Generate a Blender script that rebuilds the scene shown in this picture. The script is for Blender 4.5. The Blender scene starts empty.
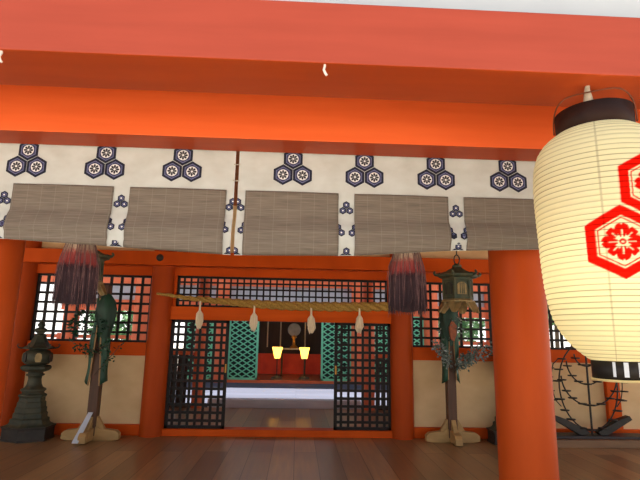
import bpy, math, random
from mathutils import Vector, Matrix
random.seed(7)
PI = math.pi
SC = bpy.context.scene
COL = SC.collection

# ------------------------------------------------------------------ camera
def make_camera():
    pitch, roll, yaw = (math.radians(a) for a in (10.928, 1.078, -2.434))
    f = Vector((-math.sin(yaw) * math.cos(pitch), math.cos(yaw) * math.cos(pitch), math.sin(pitch)))
    r = Vector((math.cos(yaw), math.sin(yaw), 0)); u = r.cross(f)
    r2 = r * math.cos(roll) + u * math.sin(roll); u2 = u * math.cos(roll) - r * math.sin(roll)
    cam = bpy.data.cameras.new('camera'); o = bpy.data.objects.new('camera', cam); COL.objects.link(o)
    m = Matrix((r2, u2, -f)).transposed().to_4x4(); m.translation = (0, 0, 1.45)
    o.matrix_world = m
    cam.sensor_width = 36; cam.lens = 480 / 640 * 36; cam.clip_start = 0.02; cam.clip_end = 300
    SC.camera = o
make_camera()

# ------------------------------------------------------------------ world, exposure
W = bpy.data.worlds.new('overcast_sky'); SC.world = W; W.use_nodes = True
nt = W.node_tree; nt.nodes.clear()
wo = nt.nodes.new('ShaderNodeOutputWorld'); bg = nt.nodes.new('ShaderNodeBackground')
tc = nt.nodes.new('ShaderNodeTexCoord'); sx = nt.nodes.new('ShaderNodeSeparateXYZ')
rp = nt.nodes.new('ShaderNodeValToRGB')
rp.color_ramp.elements[0].position = 0.0; rp.color_ramp.elements[0].color = (1.5, 1.46, 1.40, 1)
rp.color_ramp.elements[1].position = 0.7; rp.color_ramp.elements[1].color = (0.42, 0.52, 0.64, 1)
q = rp.color_ramp.elements.new(.28); q.color = (.74, .80, .88, 1)
nt.links.new(tc.outputs['Generated'], sx.inputs[0]); nt.links.new(sx.outputs['Z'], rp.inputs[0])
nt.links.new(rp.outputs[0], bg.inputs[0]); nt.links.new(bg.outputs[0], wo.inputs[0])
bg.inputs[1].default_value = 1.0
sun = bpy.data.lights.new('sun', 'SUN'); sun.energy = 13.0; sun.angle = 0.01; sun.color = (1.0, .95, .86)
so = bpy.data.objects.new('sun', sun); COL.objects.link(so); so.rotation_euler = (math.radians(-22), 0, math.radians(-20))
SC.view_settings.view_transform = 'Standard'; SC.view_settings.look = 'None'
SC.view_settings.gamma = 1.0; SC.view_settings.use_curve_mapping = False
SC.view_settings.exposure = 0.38
SC.cycles.max_bounces = 8; SC.cycles.diffuse_bounces = 5; SC.cycles.glossy_bounces = 3
SC.cycles.transmission_bounces = 6; SC.cycles.use_denoising = True
SC.cycles.sample_clamp_indirect = 6.0

# ------------------------------------------------------------------ materials
def lin(r, g, b):
    c = [x / 255 for x in (r, g, b)]
    return tuple((x / 12.92 if x <= 0.04045 else ((x + 0.055) / 1.055) ** 2.4) for x in c) + (1,)

def mat(name, c1, c2=None, scale=(4, 4, 4), rough=0.5, metal=0.0, bump=0.0, detail=4, emit=None, spec=0.5, coat=0.0):
    m = bpy.data.materials.new(name); m.use_nodes = True
    n = m.node_tree; p = n.nodes['Principled BSDF']
    p.inputs['Roughness'].default_value = rough; p.inputs['Metallic'].default_value = metal
    p.inputs['Specular IOR Level'].default_value = spec; p.inputs['Coat Weight'].default_value = coat
    p.inputs['Base Color'].default_value = c1
    if c2 is not None:
        t = n.nodes.new('ShaderNodeTexCoord'); mp = n.nodes.new('ShaderNodeMapping'); mp.inputs['Scale'].default_value = scale
        nz = n.nodes.new('ShaderNodeTexNoise'); nz.inputs['Scale'].default_value = 1.0; nz.inputs['Detail'].default_value = detail
        r = n.nodes.new('ShaderNodeValToRGB')
        r.color_ramp.elements[0].position = 0.33; r.color_ramp.elements[0].color = c1
        r.color_ramp.elements[1].position = 0.68; r.color_ramp.elements[1].color = c2
        n.links.new(t.outputs['Object'], mp.inputs[0]); n.links.new(mp.outputs[0], nz.inputs['Vector'])
        n.links.new(nz.outputs[0], r.inputs[0]); n.links.new(r.outputs[0], p.inputs['Base Color'])
        if bump:
            b = n.nodes.new('ShaderNodeBump'); b.inputs['Strength'].default_value = bump; b.inputs['Distance'].default_value = 0.01
            n.links.new(nz.outputs[0], b.inputs['Height']); n.links.new(b.outputs[0], p.inputs['Normal'])
    if emit:
        p.inputs['Emission Color'].default_value = emit[0]; p.inputs['Emission Strength'].default_value = emit[1]
    return m

M = {}
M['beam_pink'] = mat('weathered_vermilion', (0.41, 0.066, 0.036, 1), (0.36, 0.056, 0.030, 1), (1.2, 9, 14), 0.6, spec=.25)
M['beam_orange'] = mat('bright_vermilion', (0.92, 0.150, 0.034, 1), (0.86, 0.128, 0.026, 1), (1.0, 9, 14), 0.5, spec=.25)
M['beam_under'] = mat('unfaded_shaded_vermilion', (0.42, 0.056, 0.006, 1), (0.36, 0.045, 0.005, 1), (1.2, 9, 14), 0.5, spec=.25)  # unfaded red of the undersides, with their shade darkened into the colour
M['lintel'] = mat('lit_lintel_vermilion', (0.74, 0.115, 0.008, 1), (0.64, 0.090, 0.006, 1), (1.2, 9, 14), 0.55, spec=.1)  # brighter than the wall red: the well-lit face is put into the colour
M['red'] = mat('vermilion_paint', (0.66, 0.093, 0.007, 1), (0.55, 0.072, 0.005, 1), (3, 3, 1.2), 0.55, spec=.1)
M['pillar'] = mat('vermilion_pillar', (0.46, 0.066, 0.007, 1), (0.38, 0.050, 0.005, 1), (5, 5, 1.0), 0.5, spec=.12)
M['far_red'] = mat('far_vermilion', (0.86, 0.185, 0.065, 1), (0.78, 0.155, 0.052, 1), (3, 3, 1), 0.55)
M['plaster'] = mat('cream_plaster', lin(228, 198, 150), lin(212, 178, 130), (2, 2, 3), 0.9)
M['white_plaster'] = mat('white_plaster', lin(188, 194, 200), lin(182, 188, 195), (2, 2, 2), 0.9)
M['black'] = mat('black_lacquer', (0.012, 0.010, 0.009, 1), (0.018, 0.013, 0.011, 1), (8, 8, 8), 0.5, spec=.2)
M['cap_black'] = mat('dark_brown_lacquer', (0.030, 0.013, 0.009, 1), (0.022, 0.009, 0.007, 1), (14, 14, 14), 0.5, spec=.12)
M['bronze'] = mat('patinated_bronze', lin(50, 57, 47), lin(76, 74, 56), (9, 9, 9), 0.6, 0.25, 0.4)
M['bronze_green'] = mat('green_bronze', lin(58, 74, 62), lin(96, 92, 64), (10, 10, 10), 0.6, 0.2, 0.3)
M['bronze_tan'] = mat('tan_bronze', lin(176, 150, 100), lin(130, 116, 80), (14, 14, 14), 0.5, 0.3)
M['iron'] = mat('dark_iron', (0.03, 0.027, 0.024, 1), (0.05, 0.043, 0.036, 1), (12, 12, 12), 0.55, 0.4)
M['pole_wood'] = mat('dark_pole_wood', lin(78, 52, 36), lin(98, 66, 44), (14, 14, 2), 0.6)
M['stand_wood'] = mat('pale_hinoki_wood', lin(186, 152, 96), lin(160, 126, 76), (3, 10, 10), 0.6)
M['silk'] = mat('dark_green_silk', lin(20, 62, 44), lin(28, 80, 56), (10, 10, 2), 0.5)
M['silk_dark'] = mat('folded_green_silk', lin(18, 48, 37), lin(30, 68, 50), (10, 10, 3), 0.6)
M['brocade'] = mat('orange_brown_brocade', lin(150, 78, 36), lin(120, 60, 30), (24, 24, 24), 0.6)
M['leaf_sheen'] = mat('sky_sheen_leaf', lin(84, 104, 92), lin(150, 160, 156), (30, 30, 30), 0.2)  # sakaki leaf with the reflected sky painted in as a paler green
M['silk_edge'] = mat('tan_silk_edge', lin(176, 140, 92), lin(150, 112, 72), (10, 10, 3), 0.6)
M['silk_purple'] = mat('purple_silk', lin(54, 30, 50), lin(70, 36, 46), (10, 10, 3), 0.6)
M['leaf'] = mat('sakaki_leaf', lin(24, 58, 40), lin(52, 90, 66), (22, 22, 22), 0.22)
M['twig'] = mat('sakaki_twig', lin(62, 48, 34), lin(84, 62, 42), (20, 20, 20), 0.7)
M['paper_white'] = mat('white_paper', lin(206, 210, 218), lin(190, 196, 208), (9, 9, 9), 0.8)
M['hemp'] = mat('bleached_hemp', lin(250, 236, 208), lin(236, 216, 180), (60, 60, 5), 0.85)
M['rope'] = mat('rice_straw_rope', lin(150, 116, 50), lin(196, 158, 78), (60, 60, 60), 0.85, bump=0.6)
M['cloth'] = mat('white_hemp_cloth', lin(202, 205, 202), lin(188, 189, 184), (6, 6, 9), 0.9)
M['navy'] = mat('navy_crest', lin(18, 20, 42), lin(24, 26, 52), (40, 40, 40), 0.85)
M['lilac'] = mat('pale_lilac_crest', lin(104, 108, 146), lin(118, 122, 158), (40, 40, 40), 0.85)
M['slate'] = mat('slate_crest', lin(52, 52, 88), lin(60, 60, 96), (40, 40, 40), 0.85)
M['crest_white'] = mat('white_crest', lin(232, 230, 228), lin(222, 222, 226), (40, 40, 40), 0.85)
M['ink'] = mat('ink_flower', lin(46, 46, 54), lin(56, 54, 60), (40, 40, 40), 0.85)
M['cord'] = mat('pale_cord', lin(190, 176, 156), lin(160, 150, 134), (40, 40, 40), 0.8)
M['white_metal'] = mat('white_enamel_metal', lin(228, 224, 216), lin(214, 210, 202), (30, 30, 30), 0.35)
M['wire'] = mat('rusty_wire', lin(120, 60, 34), lin(90, 50, 32), (30, 30, 30), 0.5, 0.5)
M['green_screen'] = mat('verdigris_green_paint', lin(136, 232, 190), lin(122, 218, 176), (4, 4, 4), 0.6)
M['screen_dark'] = mat('dark_screen_backing', lin(28, 50, 42), lin(24, 44, 38), (4, 4, 4), 0.8)
M['gold'] = mat('gilded_wood', lin(190, 140, 60), lin(160, 112, 46), (20, 20, 20), 0.4, 0.5)
M['mirror'] = mat('dull_bronze_mirror', lin(150, 156, 158), lin(130, 136, 140), (6, 6, 6), 0.4, 0.3)
M['dark_wall'] = mat('dark_timber', lin(52, 44, 40), lin(66, 54, 48), (4, 4, 1), 0.8)
M['ceiling'] = mat('ceiling_boards', lin(176, 112, 70), lin(156, 94, 56), (1, 8, 8), 0.8)
M['altar_red'] = mat('altar_red_cloth', lin(226, 80, 62), lin(206, 66, 52), (3, 3, 3), 0.7)
def shade_paper():
    m = bpy.data.materials.new('lit_paper_shade'); m.use_nodes = True; n = m.node_tree; n.nodes.clear()
    out = n.nodes.new('ShaderNodeOutputMaterial'); d = n.nodes.new('ShaderNodeEmission'); tr = n.nodes.new('ShaderNodeBsdfTranslucent'); mx = n.nodes.new('ShaderNodeAddShader')
    d.inputs[0].default_value = (1.0, .76, .26, 1); d.inputs[1].default_value = .55; tr.inputs[0].default_value = lin(246, 214, 130)
    n.links.new(d.outputs[0], mx.inputs[0]); n.links.new(tr.outputs[0], mx.inputs[1]); n.links.new(mx.outputs[0], out.inputs[0]); return m
M['lamp_shade'] = shade_paper()
M['ground'] = mat('pale_tidal_flat', lin(200, 192, 180), lin(184, 176, 164), (0.5, 0.5, 0.5), 0.9)
M['tree'] = mat('far_tree_foliage', lin(60, 110, 70), lin(110, 150, 100), (2, 2, 2), 0.8)
M['bark'] = mat('far_tree_bark', lin(90, 74, 60), lin(70, 58, 48), (6, 6, 2), 0.9)
M['roof'] = mat('cypress_bark_roof', lin(96, 84, 70), lin(80, 70, 60), (4, 4, 4), 0.9)
M['step_wood'] = mat('weathered_step_wood', lin(214, 212, 220), lin(198, 196, 206), (2, 10, 10), 0.6)
M['platform_wood'] = mat('platform_wood', lin(134, 100, 68), lin(114, 84, 58), (2, 10, 10), 0.5)
M['base_dark'] = mat('dark_stained_board', lin(44, 38, 40), lin(54, 46, 46), (3, 9, 9), 0.5)

def boards(name, ca, cb, width=0.24, rough=0.3, along_y=True, coat=0.0):
    m = bpy.data.materials.new(name); m.use_nodes = True; n = m.node_tree; p = n.nodes['Principled BSDF']
    t = n.nodes.new('ShaderNodeTexCoord'); mp = n.nodes.new('ShaderNodeMapping')
    mp.inputs['Rotation'].default_value = (0, 0, PI / 2 if along_y else 0)
    br = n.nodes.new('ShaderNodeTexBrick'); br.inputs['Scale'].default_value = 1.0
    br.inputs['Brick Width'].default_value = 4.2; br.inputs['Row Height'].default_value = width
    br.inputs['Mortar Size'].default_value = 0.004; br.inputs['Mortar'].default_value = (ca[0] * .25, ca[1] * .25, ca[2] * .25, 1)
    br.inputs['Color1'].default_value = ca; br.inputs['Color2'].default_value = cb
    mp2 = n.nodes.new('ShaderNodeMapping'); mp2.inputs['Scale'].default_value = (14, 0.9, 1) if along_y else (0.9, 14, 1)
    nz = n.nodes.new('ShaderNodeTexNoise'); nz.inputs['Scale'].default_value = 1.6; nz.inputs['Detail'].default_value = 6
    mx = n.nodes.new('ShaderNodeMix'); mx.data_type = 'RGBA'; mx.blend_type = 'MULTIPLY'; mx.inputs[0].default_value = 0.75
    r = n.nodes.new('ShaderNodeValToRGB'); r.color_ramp.elements[0].position = .3; r.color_ramp.elements[0].color = (.62, .60, .58, 1)
    r.color_ramp.elements[1].position = .7; r.color_ramp.elements[1].color = (1.08, 1.06, 1.04, 1)
    n.links.new(t.outputs['Object'], mp.inputs[0]); n.links.new(mp.outputs[0], br.inputs['Vector'])
    n.links.new(t.outputs['Object'], mp2.inputs[0]); n.links.new(mp2.outputs[0], nz.inputs['Vector'])
    n.links.new(nz.outputs[0], r.inputs[0]); n.links.new(br.outputs['Color'], mx.inputs[6]); n.links.new(r.outputs[0], mx.inputs[7])
    n.links.new(mx.outputs[2], p.inputs['Base Color'])
    rr = n.nodes.new('ShaderNodeMapRange'); rr.inputs['To Min'].default_value = rough - .07; rr.inputs['To Max'].default_value = rough + .12
    n.links.new(nz.outputs[0], rr.inputs[0]); n.links.new(rr.outputs[0], p.inputs['Roughness'])
    bp = n.nodes.new('ShaderNodeBump'); bp.inputs['Strength'].default_value = .25; bp.inputs['Distance'].default_value = .004
    n.links.new(br.outputs['Fac'], bp.inputs['Height']); bp.invert = True; n.links.new(bp.outputs[0], p.inputs['Normal'])
    p.inputs['Coat Weight'].default_value = coat
    return m
M['floor'] = boards('worn_floor_boards', lin(182, 146, 102), lin(142, 112, 80), 0.27, 0.30)
M['yard'] = boards('weathered_grey_boards', lin(206, 194, 176), lin(192, 180, 162), 0.3, 0.6, along_y=False)
M['court'] = boards('blue_grey_court_boards', lin(82, 88, 112), lin(60, 64, 86), 0.3, 0.8, along_y=False)
M['far_floor'] = boards('red_brown_floor', lin(120, 70, 54), lin(104, 60, 46), 0.25, 0.35)

def woven():
    m = bpy.data.materials.new('woven_reed_panel'); m.use_nodes = True; n = m.node_tree; p = n.nodes['Principled BSDF']
    p.inputs['Roughness'].default_value = .85
    t = n.nodes.new('ShaderNodeTexCoord')
    mp = n.nodes.new('ShaderNodeMapping'); mp.inputs['Scale'].default_value = (6, 1, 170)
    nz = n.nodes.new('ShaderNodeTexNoise'); nz.inputs['Scale'].default_value = 1; nz.inputs['Detail'].default_value = 5
    r = n.nodes.new('ShaderNodeValToRGB')
    r.color_ramp.elements[0].position = .3; r.color_ramp.elements[0].color = lin(100, 90, 80)
    r.color_ramp.elements[1].position = .75; r.color_ramp.elements[1].color = lin(132, 120, 108)
    n.links.new(t.outputs['Object'], mp.inputs[0]); n.links.new(mp.outputs[0], nz.inputs['Vector']); n.links.new(nz.outputs[0], r.inputs[0])
    mb = n.nodes.new('ShaderNodeMapping'); mb.inputs['Rotation'].default_value = (PI / 2, 0, 0)
    br = n.nodes.new('ShaderNodeTexBrick'); br.offset = 0; br.inputs['Scale'].default_value = 1
    br.inputs['Brick Width'].default_value = .086; br.inputs['Row Height'].default_value = .075; br.inputs['Mortar Size'].default_value = .0022
    br.inputs['Mortar Smooth'].default_value = .6
    n.links.new(t.outputs['Object'], mb.inputs[0]); n.links.new(mb.outputs[0], br.inputs['Vector'])
    mx = n.nodes.new('ShaderNodeMix'); mx.data_type = 'RGBA'; mx.inputs[7].default_value = lin(152, 142, 131)
    k = n.nodes.new('ShaderNodeMath'); k.operation = 'MULTIPLY'; k.inputs[1].default_value = .38
    n.links.new(br.outputs['Fac'], k.inputs[0]); n.links.new(k.outputs[0], mx.inputs[0]); n.links.new(r.outputs[0], mx.inputs[6])
    n.links.new(mx.outputs[2], p.inputs['Base Color'])
    b = n.nodes.new('ShaderNodeBump'); b.inputs['Strength'].default_value = .3; b.inputs['Distance'].default_value = .003
    n.links.new(nz.outputs[0], b.inputs['Height']); n.links.new(b.outputs[0], p.inputs['Normal'])
    return m
M['woven'] = woven()

def dyed():
    m = bpy.data.materials.new('dip_dyed_hemp'); m.use_nodes = True; n = m.node_tree; p = n.nodes['Principled BSDF']
    p.inputs['Roughness'].default_value = .8
    t = n.nodes.new('ShaderNodeTexCoord'); s = n.nodes.new('ShaderNodeSeparateXYZ')
    nz = n.nodes.new('ShaderNodeTexNoise'); nz.inputs['Scale'].default_value = 90
    a = n.nodes.new('ShaderNodeMath'); a.operation = 'MULTIPLY_ADD'; a.inputs[1].default_value = .06
    mr = n.nodes.new('ShaderNodeMapRange'); mr.inputs['From Min'].default_value = -.38; mr.inputs['From Max'].default_value = .03
    r = n.nodes.new('ShaderNodeValToRGB'); e = r.color_ramp.elements
    e[0].position = 0; e[0].color = lin(58, 40, 48); e[1].position = 1; e[1].color = lin(196, 176, 156)
    for pos, c in ((.50, lin(74, 50, 56)), (.62, lin(64, 36, 44)), (.69, lin(168, 62, 58)), (.84, lin(176, 84, 76)), (.91, lin(180, 150, 132))):
        q = e.new(pos); q.color = c
    n.links.new(t.outputs['Object'], s.inputs[0]); n.links.new(t.outputs['Object'], nz.inputs['Vector'])
    n.links.new(nz.outputs[0], a.inputs[0]); n.links.new(s.outputs['Z'], a.inputs[2]); n.links.new(a.outputs[0], mr.inputs[0])
    n.links.new(mr.outputs[0], r.inputs[0]); n.links.new(r.outputs[0], p.inputs['Base Color'])
    return m
M['dyed'] = dyed()

def washi():
    m = bpy.data.materials.new('lantern_washi_paper'); m.use_nodes = True; n = m.node_tree; n.nodes.clear()
    out = n.nodes.new('ShaderNodeOutputMaterial')
    at = n.nodes.new('ShaderNodeAttribute'); at.attribute_name = 'pattern'
    s = n.nodes.new('ShaderNodeSeparateColor'); n.links.new(at.outputs['Color'], s.inputs[0])
    m1 = n.nodes.new('ShaderNodeMix'); m1.data_type = 'RGBA'; m1.inputs[6].default_value = lin(230, 224, 190); m1.inputs[7].default_value = lin(226, 22, 12)
    n.links.new(s.outputs[0], m1.inputs[0])
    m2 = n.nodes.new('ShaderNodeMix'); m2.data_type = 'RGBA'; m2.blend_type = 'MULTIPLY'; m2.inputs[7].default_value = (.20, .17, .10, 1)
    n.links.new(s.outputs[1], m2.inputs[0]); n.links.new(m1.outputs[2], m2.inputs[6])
    d = n.nodes.new('ShaderNodeBsdfDiffuse'); tr = n.nodes.new('ShaderNodeBsdfTranslucent'); mx = n.nodes.new('ShaderNodeMixShader')
    mx.inputs[0].default_value = .45
    n.links.new(m2.outputs[2], d.inputs[0]); n.links.new(m2.outputs[2], tr.inputs[0])
    n.links.new(d.outputs[0], mx.inputs[1]); n.links.new(tr.outputs[0], mx.inputs[2]); n.links.new(mx.outputs[0], out.inputs[0])
    return m
M['washi'] = washi()
def translucent_lip():
    m = bpy.data.materials.new('lamp_lit_lip'); m.use_nodes = True; n = m.node_tree; n.nodes.clear()
    out = n.nodes.new('ShaderNodeOutputMaterial'); d = n.nodes.new('ShaderNodeBsdfDiffuse'); tr = n.nodes.new('ShaderNodeBsdfTranslucent'); mx = n.nodes.new('ShaderNodeMixShader')
    for x in (d, tr): x.inputs[0].default_value = lin(244, 226, 170)  # lamp-lit yellow of the ring's rim, put into the lip's own colour
    mx.inputs[0].default_value = .5; n.links.new(d.outputs[0], mx.inputs[1]); n.links.new(tr.outputs[0], mx.inputs[2]); n.links.new(mx.outputs[0], out.inputs[0]); return m
M['lip'] = translucent_lip()
M['bulb'] = mat('lit_bulb', (1, .85, .55, 1), None, emit=((1.0, .82, .5, 1), 8.0))

# ------------------------------------------------------------------ mesh helpers
class B:
    def __init__(s): s.v = []; s.f = []; s.m = []; s.s = []
    def add(s, vs, fs, m=0, sm=False):
        o = len(s.v); s.v += [tuple(v) for v in vs]
        for f in fs: s.f.append(tuple(i + o for i in f)); s.m.append(m); s.s.append(sm)
    def box(s, x0, x1, y0, y1, z0, z1, m=0):
        s.add([(x0, y0, z0), (x1, y0, z0), (x1, y1, z0), (x0, y1, z0), (x0, y0, z1), (x1, y0, z1), (x1, y1, z1), (x0, y1, z1)],
              [(0, 3, 2, 1), (4, 5, 6, 7), (0, 1, 5, 4), (1, 2, 6, 5), (2, 3, 7, 6), (3, 0, 4, 7)], m)
    def bar(s, a, b, w, h, m=0, up=(0, 0, 1)):
        a = Vector(a); b = Vector(b); d = (b - a).normalized(); up = Vector(up)
        if abs(d.dot(up)) > .98: up = Vector((0, 1, 0))
        x = d.cross(up).normalized() * (w / 2); y = x.normalized().cross(d).normalized() * (h / 2)
        vs = [p + sx_ * x + sy_ * y for p in (a, b) for sx_, sy_ in ((-1, -1), (1, -1), (1, 1), (-1, 1))]
        s.add(vs, [(3, 2, 1, 0), (4, 5, 6, 7), (0, 1, 5, 4), (1, 2, 6, 5), (2, 3, 7, 6), (3, 0, 4, 7)], m)
    def tube(s, pts, r, n=8, m=0, sm=True):
        pts = [Vector(p) for p in pts]; k = len(pts); rs = r if isinstance(r, (list, tuple)) else [r] * k
        vs = []; prev = None
        for i, p in enumerate(pts):
            d = (pts[min(i + 1, k - 1)] - pts[max(i - 1, 0)]).normalized()
            if prev is None:
                up = Vector((0, 0, 1)) if abs(d.z) < .9 else Vector((1, 0, 0)); x = d.cross(up).normalized()
            else: x = (prev - d * prev.dot(d)).normalized()
            prev = x; y = d.cross(x)
            vs += [p + (x * math.cos(2 * PI * j / n) + y * math.sin(2 * PI * j / n)) * rs[i] for j in range(n)]
        fs = [(i * n + j, i * n + (j + 1) % n, (i + 1) * n + (j + 1) % n, (i + 1) * n + j) for i in range(k - 1) for j in range(n)]
        s.add(vs, fs, m, sm); s.add(vs[:n], [tuple(reversed(range(n)))], m); s.add(vs[-n:], [tuple(range(n))], m)
    def lathe(s, prof, n=32, c=(0, 0, 0), sy=1.0, ph=0.0, m=0, sm=True, cap=True):
        vs = [(c[0] + r * math.cos(ph + 2 * PI * j / n), c[1] + sy * r * math.sin(ph + 2 * PI * j / n), c[2] + z) for r, z in prof for j in range(n)]
        k = len(prof)
        s.add(vs, [(i * n + j, i * n + (j + 1) % n, (i + 1) * n + (j + 1) % n, (i + 1) * n + j) for i in range(k - 1) for j in range(n)], m, sm)
        if cap:
            s.add(vs[:n], [tuple(reversed(range(n)))], m); s.add(vs[-n:], [tuple(range(n))], m)
    def poly(s, pts, ext, m=0):
        pts = [Vector(p) for p in pts]; e = Vector(ext); n = len(pts)
        s.add(pts + [p + e for p in pts], [tuple(reversed(range(n))), tuple(range(n, 2 * n))] + [(i, (i + 1) % n, (i + 1) % n + n, i + n) for i in range(n)], m)

def obj(name, b, mats, parent=None, bevel=0.0, solid=0.0):
    me = bpy.data.meshes.new(name); me.from_pydata(b.v, [], b.f)
    for x in (mats if isinstance(mats, (list, tuple)) else [mats]): me.materials.append(M[x] if isinstance(x, str) else x)
    me.polygons.foreach_set('material_index', b.m); me.polygons.foreach_set('use_smooth', b.s); me.update()
    o = bpy.data.objects.new(name, me); COL.objects.link(o)
    if parent is not None: o.parent = parent
    if bevel:
        md = o.modifiers.new('bevel', 'BEVEL'); md.width = bevel; md.segments = 2; md.limit_method = 'ANGLE'
    if solid:
        md = o.modifiers.new('solid', 'SOLIDIFY'); md.thickness = solid; md.offset = 0
    return o
def tag(o, label, cat, group=None):
    o['label'] = label; o['category'] = cat
    if group: o['group'] = group
    return o
def thing(name, label, cat, loc=(0, 0, 0), group=None):
    o = bpy.data.objects.new(name, None); COL.objects.link(o); o.location = loc; o.empty_display_size = .1
    return tag(o, label, cat, group)
def struct(o, kind='structure'):
    o['kind'] = kind; return o
def box_obj(name, dims, m, parent=None, bevel=0.0):
    b = B(); b.box(*dims); return obj(name, b, m, parent, bevel)
def dup(root, loc, label=None):
    r = root.copy(); COL.objects.link(r); r.location = loc
    if label: r['label'] = label
    for ch in list(root.children):
        c = ch.copy(); COL.objects.link(c); c.parent = r
        for g in list(ch.children):
            d = g.copy(); COL.objects.link(d); d.parent = c
    return r
def lattice(b, x0, x1, z0, z1, nx, nz, y, w=.03, t=.035, frame=.05, m=0):
    b.box(x0, x0 + frame, y - t, y + t, z0, z1, m); b.box(x1 - frame, x1, y - t, y + t, z0, z1, m)
    b.box(x0, x1, y - t, y + t, z0, z0 + frame, m); b.box(x0, x1, y - t, y + t, z1 - frame, z1, m)
    for i in range(1, nx):
        x = x0 + (x1 - x0) * i / nx; b.box(x - w / 2, x + w / 2, y - t * .6, y + t * .5, z0 + .01, z1 - .01, m)
    for k in range(1, nz):
        z = z0 + (z1 - z0) * k / nz; b.box(x0 + .01, x1 - .01, y - t * .5, y + t * .6, z - w / 2, z + w / 2, m)

# ------------------------------------------------------------------ the setting
struct(box_obj('floor', (-7.5, 7.5, 1.2, 9.75, -.12, 0), 'floor'))
struct(box_obj('floor_deck', (-12, 12, -14, 1.2, -.12, -.005), 'yard'))
struct(box_obj('floor_court', (-14, 14, 10.05, 14.37, -.12, 0), 'court'))
struct(box_obj('ground', (-80, 80, -60, 120, -1.4, -1.2), 'ground'))
struct(box_obj('ceiling', (-7.5, 7.5, 2.1, 11.6, 3.35, 3.5), 'ceiling'))
struct(box_obj('wall_front', (-7.5, 7.5, 2.08, 2.2, 2.95, 3.6), 'white_plaster'))
YW = 7.25                                                     # back wall centre line
def plaster(name, x0, x1, z0, z1): return struct(box_obj(name, (x0, x1, YW - .03, YW + .05, z0, z1), 'plaster'))
plaster('wall_back_left', -3.9, -2.1, .12, 1.1)
plaster('wall_back_right', 1.64, 3.45, .12, 1.1)
plaster('wall_back_far_right', 3.6, 6.98, .12, 1.1)
plaster('wall_back_top', -7.2, 7.2, 2.55, 3.36)
plaster('wall_back_far_left', -7.2, -4.1, .12, 2.4)
for nm, x0, x1 in (('baseboard_left', -3.9, -2.1), ('baseboard_right', 1.64, 3.45), ('baseboard_far_right', 3.6, 6.98), ('baseboard_far_left', -7.2, -4.1)):
    struct(box_obj(nm, (x0, x1, YW - .09, YW + .08, 0, .145), 'red', bevel=.006))
k = 2
for x0, x1 in ((-3.9, -2.1), (1.64, 3.45), (3.6, 6.98)):       # sill beams and jambs of the windows
    b = B(); b.box(x0, x1, YW - .08, YW + .08, 1.08, 1.265); b.box(x0, x1, YW - .07, YW + .08, 2.235, 2.37)
    struct(obj('trim_%d' % k, b, 'red', bevel=.005)); k += 1
wins = (('window_1', -3.84, -2.165, 11), ('window_2', 1.70, 3.37, 11), ('window_3', 3.69, 6.95, 21))
for nm, x0, x1, nx in wins:
    b = B(); lattice(b, x0, x1, 1.265, 2.235, nx, 7, YW, .034, .03, .03)
    w = struct(obj(nm, b, 'black'))
b = B(); lattice(b, -1.80, 1.34, 1.79, 2.245, 32, 5, YW, .024, .03, .03); struct(obj('window_4', b, 'black'))
b = B(); b.box(-1.85, 1.385, YW - .07, YW + .08, 2.245, 2.37); b.box(-1.85, -1.80, YW - .06, YW + .07, 1.77, 2.25); b.box(1.34, 1.385, YW - .06, YW + .07, 1.77, 2.25)
struct(obj('trim_5', b, 'red', bevel=.004))
for nm, x0, x1, y in (('door_1', -1.84, -1.0, YW - .03), ('door_2', .55, 1.385, YW - .03)):
    b = B(); lattice(b, x0, x1, .09, 1.605, 8, 14, y, .036, .022, .045); d = struct(obj(nm, b, 'black'))
    xs = x1 - .02 if nm == 'door_1' else x0 + .02
    h = B(); h.box(xs - .012, xs + .012, y - .034, y - .02, .86, .98); obj('door_pull', h, 'gold', d)
tag(box_obj('lintel', (-1.86, 1.40, YW - .10, YW + .10, 1.60, 1.79), 'lintel', bevel=.006), 'orange red lintel beam over the black lattice sliding doors', 'beam')
tag(box_obj('threshold', (-1.86, 1.40, YW - .10, YW + .10, 0, .095), 'red', bevel=.006), 'orange red wooden threshold under the black lattice sliding doors', 'threshold')
hb = tag(box_obj('tie_beam', (-7.2, 7.2, YW - .27, YW - .16, 2.37, 2.57), 'red', bevel=.006), 'long red tie beam across the pillars above the lattice windows', 'beam')
for x in (-2.02, 1.54):
    b = B(); b.lathe([(.052, 0), (.05, .012), (.036, .028), (.012, .036)], 20); o = obj('nail_cover', b, 'iron', hb)
    o.rotation_euler = (PI / 2, 0, 0); o.location = (x, YW - .27, 2.475); o['label'] = 'black domed nail cover'

# pillars of the back wall and of the porch
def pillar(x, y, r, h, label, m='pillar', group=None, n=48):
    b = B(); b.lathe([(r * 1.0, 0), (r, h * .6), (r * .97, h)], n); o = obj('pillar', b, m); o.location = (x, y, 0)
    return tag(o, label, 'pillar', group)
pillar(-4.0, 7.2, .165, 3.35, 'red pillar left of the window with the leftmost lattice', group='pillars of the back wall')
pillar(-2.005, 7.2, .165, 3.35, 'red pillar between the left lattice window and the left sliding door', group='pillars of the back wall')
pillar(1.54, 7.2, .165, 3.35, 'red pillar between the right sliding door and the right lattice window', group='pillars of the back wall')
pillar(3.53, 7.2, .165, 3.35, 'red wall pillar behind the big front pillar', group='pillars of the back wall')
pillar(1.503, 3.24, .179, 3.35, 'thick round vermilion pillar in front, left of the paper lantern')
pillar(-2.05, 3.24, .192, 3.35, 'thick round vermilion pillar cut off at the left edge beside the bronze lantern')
tag(box_obj('wall_post', (4.57, 4.77, YW - .10, YW + .09, .14, 1.08), 'red', bevel=.005), 'short red post in the plaster behind the iron arc rack', 'post')

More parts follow.
